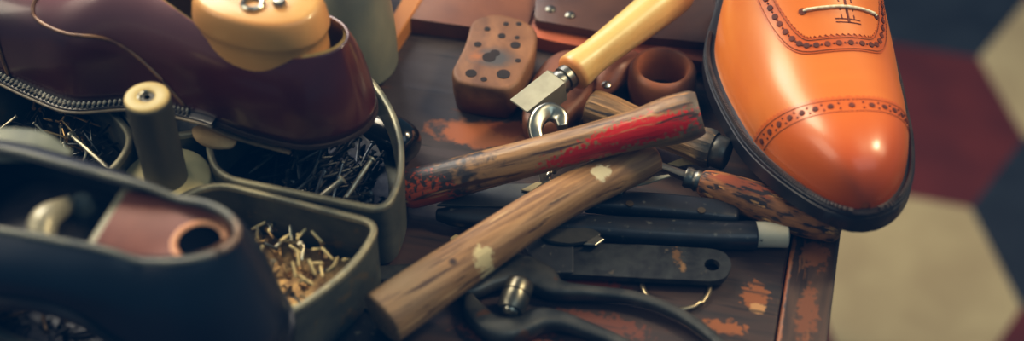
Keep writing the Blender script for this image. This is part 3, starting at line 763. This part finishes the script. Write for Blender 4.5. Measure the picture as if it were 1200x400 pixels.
b = NB(); cp = ap(((606,283),(672,285),(672,324),(636,324)), fz); plate(b, rounded([(p.x, p.y) for p in cp], .001, 2), fz-.0028, fz+.0034, .0006)
obj('sleeve', b, pmat('dark_leather_sleeve', lin((50,54,56)), lin((32,36,40)), 50, rough=.5, bump=.2, specks=((lin((84,84,78)), 200, .64, .06),)), bar, world=True, smooth=False)
b = NB(); c = at(792, 332, .0016)
for k in range(48):
    pass
seg_tubes(b, [c+V((.0188*math.cos(2*math.pi*k/48), .0188*math.sin(2*math.pi*k/48), 0)) for k in range(49)], .0014, on=48, seg=10)
tag(obj('wire_ring', b, pmat('ring_steel', lin((196,180,146)), lin((150,140,118)), 50, rough=.3, metal=.9, bump=0), angle=180), 'thin bright wire ring half covered by the flat steel bar', 'ring')
# small dark scissors below the spotted handle
sz = thing('scissors', 'small dark scissors lying between the brush and the flat bar', 'scissors', at(690, 285, 0))
b = NB(); pp = ap(((630,276),(645,270),(690,268),(706,275),(696,283),(668,287),(640,283)), .0115); plate(b, rounded([(p.x,p.y) for p in pp], .003, 3), .0103, .0125, .0006); obj('blade', b, M['iron'], sz, world=True, smooth=False)
b = NB(); pp = ap(((684,287),(690,283),(700,276),(708,281),(698,288)), .0128); plate(b, [(p.x,p.y) for p in pp], .0122, .0134, .0002); obj('pivot', b, M['bright'], sz, world=True, smooth=False)  # bright sliver added to stand in for reflections on the metal
b = NB(); c = at(742, 292, .0030); tub(b, [c+V((.019*math.cos(2*math.pi*k/40), .0095*math.sin(2*math.pi*k/40)-.12*.019*math.cos(2*math.pi*k/40), 0)) for k in range(41)], .0014); obj('finger_loop', b, M['steel'], sz, world=True, angle=180)

# ------------------------------------------------------------------ lasting pincers
pz = .0066
pc = thing('pincers', 'dark steel pincers with a thick pivot bolt and long curved handles', 'pincers', at(600, 352, 0))
b = NB(); sweep(b, ap(((447,322),(500,324),(545,332),(575,322),(605,318),(632,327),(652,340),(690,344),(745,350),(790,366),(820,384),(848,408)), pz),
    [(0,.0055,.003),(.12,.0085,.0036),(.25,.0105,.0050),(.36,.0110,.006),(.46,.009,.006),(.54,.0045,.005),(.7,.0036,.0036),(1,.0030,.003)], 16, 90, e=2.8, round_ends=.002)
obj('upper_arm', b, M['iron'], pc, world=True, angle=50)
b = NB(); sweep(b, ap(((549,350),(556,366),(570,380),(592,388),(616,382),(634,376),(660,378),(690,388),(716,398),(760,418)), pz),
    [(0,.003,.004),(.1,.006,.0055),(.3,.0075,.006),(.45,.0070,.006),(.55,.0052,.005),(.7,.0042,.004),(1,.0034,.0032)], 16, 80, e=2.8, round_ends=.0015)
obj('lower_arm', b, M['iron'], pc, world=True, angle=50)
b = NB(); a0, a1 = at(610,331,.017), at(596,371,.0135); bmt = NB(); lathe(bmt, [(-.002,.004),(0,.0070),(.002,.0078),(.0075,.0078),(.0078,.0070),(.0085,.0070),(.0088,.0078),(.016,.0076),(.0185,.0064),(.0188,.004)], 28)
bmt.transform(frame(a0, a1)); b.free(); bo_ = obj('pivot_bolt', bmt, pmat('bolt_steel', lin((128,124,108)), lin((80,82,78)), 60, rough=.32, metal=.85, bump=.06), pc, world=True, angle=35)
b = NB(); lathe(b, [(.0186,.003),(.0186,.0046),(.0200,.0042),(.0204,.002)], 20); b.transform(frame(a0, a1)); obj('bolt_tip', b, M['bright'], bo_, world=True)

# dark rasp blade poking out by the tray
rs = thing('steel_file', 'dark flat steel file between the tray and the spotted handle end', 'file', at(415, 385, 0))
b = NB(); pp = ap(((418,346),(436,336),(440,366),(468,402),(440,420),(395,400)), .006); plate(b, [(p.x,p.y) for p in pp], .0005, .007, .0008); obj('file_blade', b, pmat('file_steel', lin((40,46,50)), lin((24,28,32)), 60, rough=.4, metal=.5, specks=((lin((112,112,100)), 140, .6, .06),)), rs, world=True, smooth=False)
b = NB(); tub(b, ap(((416,346),(424,356),(434,366)), .0082), .0010); obj('bright_edge', b, M['steel'], rs, world=True)

# ------------------------------------------------------------------ black knob behind the tray
kc = at(470, 163, .014)
b = NB(); m = frame(kc+V((-.012,.006,0)), kc+V((.012,-.012,0)))
lathe(b, smooth_prof([(-.010,.003),(-.0095,.0085),(-.004,.0125),(.006,.0138),(.016,.0130),(.022,.0105),(.0255,.006),(.0265,.001)], 40), 32); b.transform(m)
tag(obj('rubber_bulb', b, pmat('glossy_black', lin((18,22,26)), None, 30, rough=.18, coat=.5, bump=0), angle=180), 'glossy black rounded rubber bulb just right of the nail tray', 'bulb')

# ------------------------------------------------------------------ wooden block with nail holes
top = [(545,52),(553,22),(580,14),(615,22),(631,36),(627,62),(608,98),(596,106),(560,102),(534,96),(528,84)]
wz = .027
tp = [at(x, y, wz) for x, y in top]; cen = sum(tp, V())/len(tp)
bk = thing('wooden_block', 'brown wooden heel block full of nail holes behind the handles', 'block', V((cen.x, cen.y, 0)))
ol = rounded([(p.x, p.y) for p in tp], .008, 5)
b = NB(); c2 = V((cen.x, cen.y))
def rg(k, z, sh=0): return [V((c2.x+(p.x-c2.x)*k, c2.y+(p.y-c2.y)*k, z)) for p in ol]
ring_mesh(b, [rg(.90,0), rg(.94,.002), rg(.985,.012), rg(1,.023), rg(.992,.0255), rg(.965,.0268), rg(.90,wz)])
bl_ = Matrix.Translation(V((-cen.x, -cen.y, 0)))
obj('block_body', b, pmat('old_block_wood', lin((142,102,68)), lin((104,70,46)), 70, (1,.5,1), rough=.55, bump=.2, blots=((bl_ @ at(578,68,wz), (.017,.011,.02), lin((74,72,72)), .9, .6, 70), (bl_ @ at(560,66,wz), (.006,.006,.02), lin((150,94,50)), 1.6, .6, 150),
    (V((0,-.02,.004)), (.06,.04,.012), lin((88,52,38)), .4, .7, 30))), bk, world=True, angle=60)  # last blot paints the shade of the front face into the wood
b = NB()
for x, y, r in ((552,86,.0035),(590,87,.0042),(567,93,.0020),(604,53,.0032),(607,71,.0018),(571,34,.0020),(588,42,.0024),(593,28,.0018),(608,28,.0018),(606,44,.0016),(560,52,.0024),(573,67,.0042),(580,62,.0030)):
    disc(b, at(x, y, wz+.0001), V((0,0,1)), r, .0002, 14)
obj('nail_holes', b, pmat('nail_hole_dark', lin((40,28,24)), lin((30,24,22)), 60, rough=.8, bump=0), bk, world=True)

# ------------------------------------------------------------------ leather pieces and boards along the top
mlea = lambda n, a, c_, r=.5: pmat(n, lin(a), lin(c_), 18, rough=r, bump=.15, bscale=120)
def slab(name, pts, z0, z1, mat, label, cat, rc=.004, bev=.0012):
    b = NB(); pp = [at(x, y, z1) for x, y in pts]; plate(b, rounded([(p.x,p.y) for p in pp], rc, 4), z0, z1, bev, 3)
    return tag(obj(name, b, mat, angle=50), label, cat)
slab('wooden_board', ((470,20),(520,27),(615,40),(640,-30),(480,-50)), .0, .012, mlea('board_brown', (132,86,60), (100,62,46)), 'reddish brown board along the top edge left of the holed block', 'board', .002)
slab('leather_sole', ((588,30),(640,47),(700,58),(780,66),(850,76),(880,10),(860,-50),(610,-50)), 0, .010, mlea('orange_leather', (172,90,48), (124,62,38)), 'orange brown leather sole piece under the riveted plate', 'leather', .01)
pl_ = thing('riveted_plate', 'dark brown leather plate with two bright rivets at the top edge', 'leather', at(730, 10, .0105))
b = NB(); pp = ap(((626,23),(665,30),(720,40),(790,46),(850,52),(870,-40),(632,-50)), .017); plate(b, rounded([(p.x,p.y) for p in pp], .004, 4), .0105, .017, .0015, 3); obj('plate', b, mlea('dark_leather', (96,66,50), (66,44,36), .4), pl_, world=True, angle=50)
for x, y in ((645,11), (668,18)):
    b = NB(); lathe_z(b, [(.0034,.0165),(.0032,.0178),(.0018,.0186),(.0004,.0188)], V((*at(x, y, .017).xy, 0)), 16); rv = obj('rivet', b, M['steel'], pl_, world=True)
# curved brown leather heel piece, left of the pale handle
b = NB(); pp = [at(x, y, .016) for x, y in ((612,118),(622,92),(640,66),(662,54),(690,58),(700,80),(690,112),(662,140),(630,152),(612,142))]
cx = sum(pp, V())/len(pp); ol = rounded([(p.x,p.y) for p in pp], .01, 5)
ring_mesh(b, [[V((cx.x+(p.x-cx.x)*k, cx.y+(p.y-cx.y)*k, z)) for p in ol] for k, z in ((.93,0),(.97,.001),(1,.008),(.98,.014),(.92,.0158),(.75,.0165),(.4,.0172))])
tag(obj('leather_heel', b, mlea('heel_leather', (142,92,62), (102,62,44)), angle=60), 'thick brown leather heel piece under the square steel punch', 'leather')
# coil of leather
cc = at(776, 92, .014); b = NB()
rings = []
for j in range(40):
    a = 2*math.pi*j/40; d = V((math.cos(a), math.sin(a), 0))
    rings.append([cc+d*r_+V((0,0,z)) for r_, z in ((.0145,-.014),(.020,-.014),(.0215,-.004),(.0210,.006),(.0190,.010),(.0165,.0105),(.0145,.008),(.0138,0))])
rings.append(rings[0]); ring_mesh(b, rings, cap=False); bmesh.ops.remove_doubles(b, verts=b.verts, dist=1e-6)
tag(obj('leather_ring', b, mlea('ring_leather', (162,102,66), (116,70,48), .4), angle=60), 'brown leather ring behind the red-painted handle tip', 'ring')
lf = thing('leather_tab', 'rolled brown leather tab with a bright rivet beside the pale handle', 'leather', at(722, 88, 0))
b = NB(); sweep(b, [at(700,104,.006), at(712,92,.010), at(722,78,.013), at(738,68,.012)], [(0,.009,.005),(.5,.011,.008),(1,.010,.006)], 18, 24, round_ends=.003); obj('tab', b, mlea('tab_leather', (150,94,64), (108,66,46), .4), lf, world=True)
b = NB(); lathe_z(b, [(.0030,0),(.003,.0014),(.0016,.0024),(.0004,.0026)], V((*at(711,97,.019).xy, .0165)), 16); obj('rivet', b, M['bright'], lf, world=True)

# ------------------------------------------------------------------ grey last and wood strip behind the burgundy shoe
gl = Shoe(.24, [(0,.022,.022),(.06,.034,.032),(.12,.028,.028),(.2,.026,.026),(.24,.024,.024)], [(0,.03),(.05,.042),(.10,.062),(.15,.082),(.2,.088),(.24,.082)], zb=[(0,.004),(.06,0),(.15,.006),(.24,.008)], n=2.5, vt=.04, vth=.03, vh=.03, heel_h=False)
ghp = at(432, 78, .03)
gdir = V((-.30, .95, 0)).normalized(); go = V((ghp.x, ghp.y, 0))+gdir*.245
GM = Matrix.Translation((go.x, go.y, .001)) @ Matrix.Rotation(math.atan2(gdir.x, -gdir.y), 4, 'Z')
gr = thing('shoe_last', 'smooth grey green shoe last standing behind the burgundy heel', 'shoe last', GM)
obj('last_body', gl.upper(), pmat('grey_last', lin((150,150,124)), lin((112,116,102)), 16, rough=.38, bump=.04, coat=.15), gr, angle=180)
obj('last_sole', gl.sole(0, .0005, -.0009), pmat('grey_last_sole', lin((96,98,88)), None, 16, rough=.6), gr, angle=180)
b = NB(); hole_v, hole_t = .2285, .10
disc(b, gl.P(hole_v, hole_t, .0003), gl.N(hole_v, hole_t), .0022, .0003, 14); obj('peg_hole', b, bpy.data.materials['hole_black'], gr)
A, B_ = at(455, 62, .012), at(508, -22, .012); d = (B_-A).normalized(); nrm = V((-d.y, d.x, 0)).normalized()
b = NB(); plate(b, [((A+nrm*.0).x, A.y), ((A+nrm*.010).x, (A+nrm*.010).y), ((B_+nrm*.016+d*.05).x, (B_+nrm*.016+d*.05).y), ((B_-nrm*.001+d*.05).x, (B_-nrm*.001+d*.05).y)][::-1], 0, .013, .001)
tag(obj('wooden_strip', b, pmat('orange_strip_wood', lin((204,140,70)), lin((176,112,52)), 24, (1,.3,1), rough=.45), smooth=False), 'orange wooden strip lying right of the grey last', 'wood strip')

# ------------------------------------------------------------------ small bits
def chip(name, pts, z, h, mat, label, cat):
    b = NB(); pp = ap(pts, z); plate(b, [(p.x,p.y) for p in pp], z, z+h, h*.2, 1); tag(obj(name, b, mat, smooth=False), label, cat)
mchip = pmat('pale_chip', lin((186,172,128)), lin((150,134,96)), 60, rough=.7)
chip('wood_chip', ((527,282),(534,277),(541,279),(538,285),(530,287)), 0, .002, mchip, 'tiny pale wood chip on the bench left of the spotted handle', 'chip')
chip('leather_scrap', ((610,224),(630,214),(636,216),(622,226)), .0136, .001, mchip, 'pale leather sliver on the grey knife blade', 'scrap')
chip('paring_blade', ((736,217),(744,212),(783,206),(786,208),(760,216),(738,221)), .019, .0014, pmat('pale_blade', lin((176,174,150)), lin((140,140,124)), 60, rough=.35, metal=.5), 'small pale pointed blade left of the awl ferrule', 'blade')
chip('paper_scrap', ((782,193),(800,186),(818,187),(814,193),(795,196)), .004, .001, mchip, 'pale scrap lying behind the awl ferrule', 'scrap')
for (p, q, lab) in (((686,196),(697,192),'small screw between the crossed handles, right one'),((641,206),(650,198),'small screw at the foot of the steel hook'),((722,222),(731,226),'small screw at the right edge of the spotted handle')):
    a, c = at(*p, .0290 if 'right one' in lab else .018), at(*q, .030 if 'right one' in lab else .018); LL = (c-a).length
    b = NB(); lathe(b, [(0,.0006),(LL*.2,.0013),(LL*.7,.0014),(LL*.72,.0026),(LL,.0022)], 12); b.transform(frame(a, c)); tag(obj('screw', b, M['bright']), lab, 'screw')
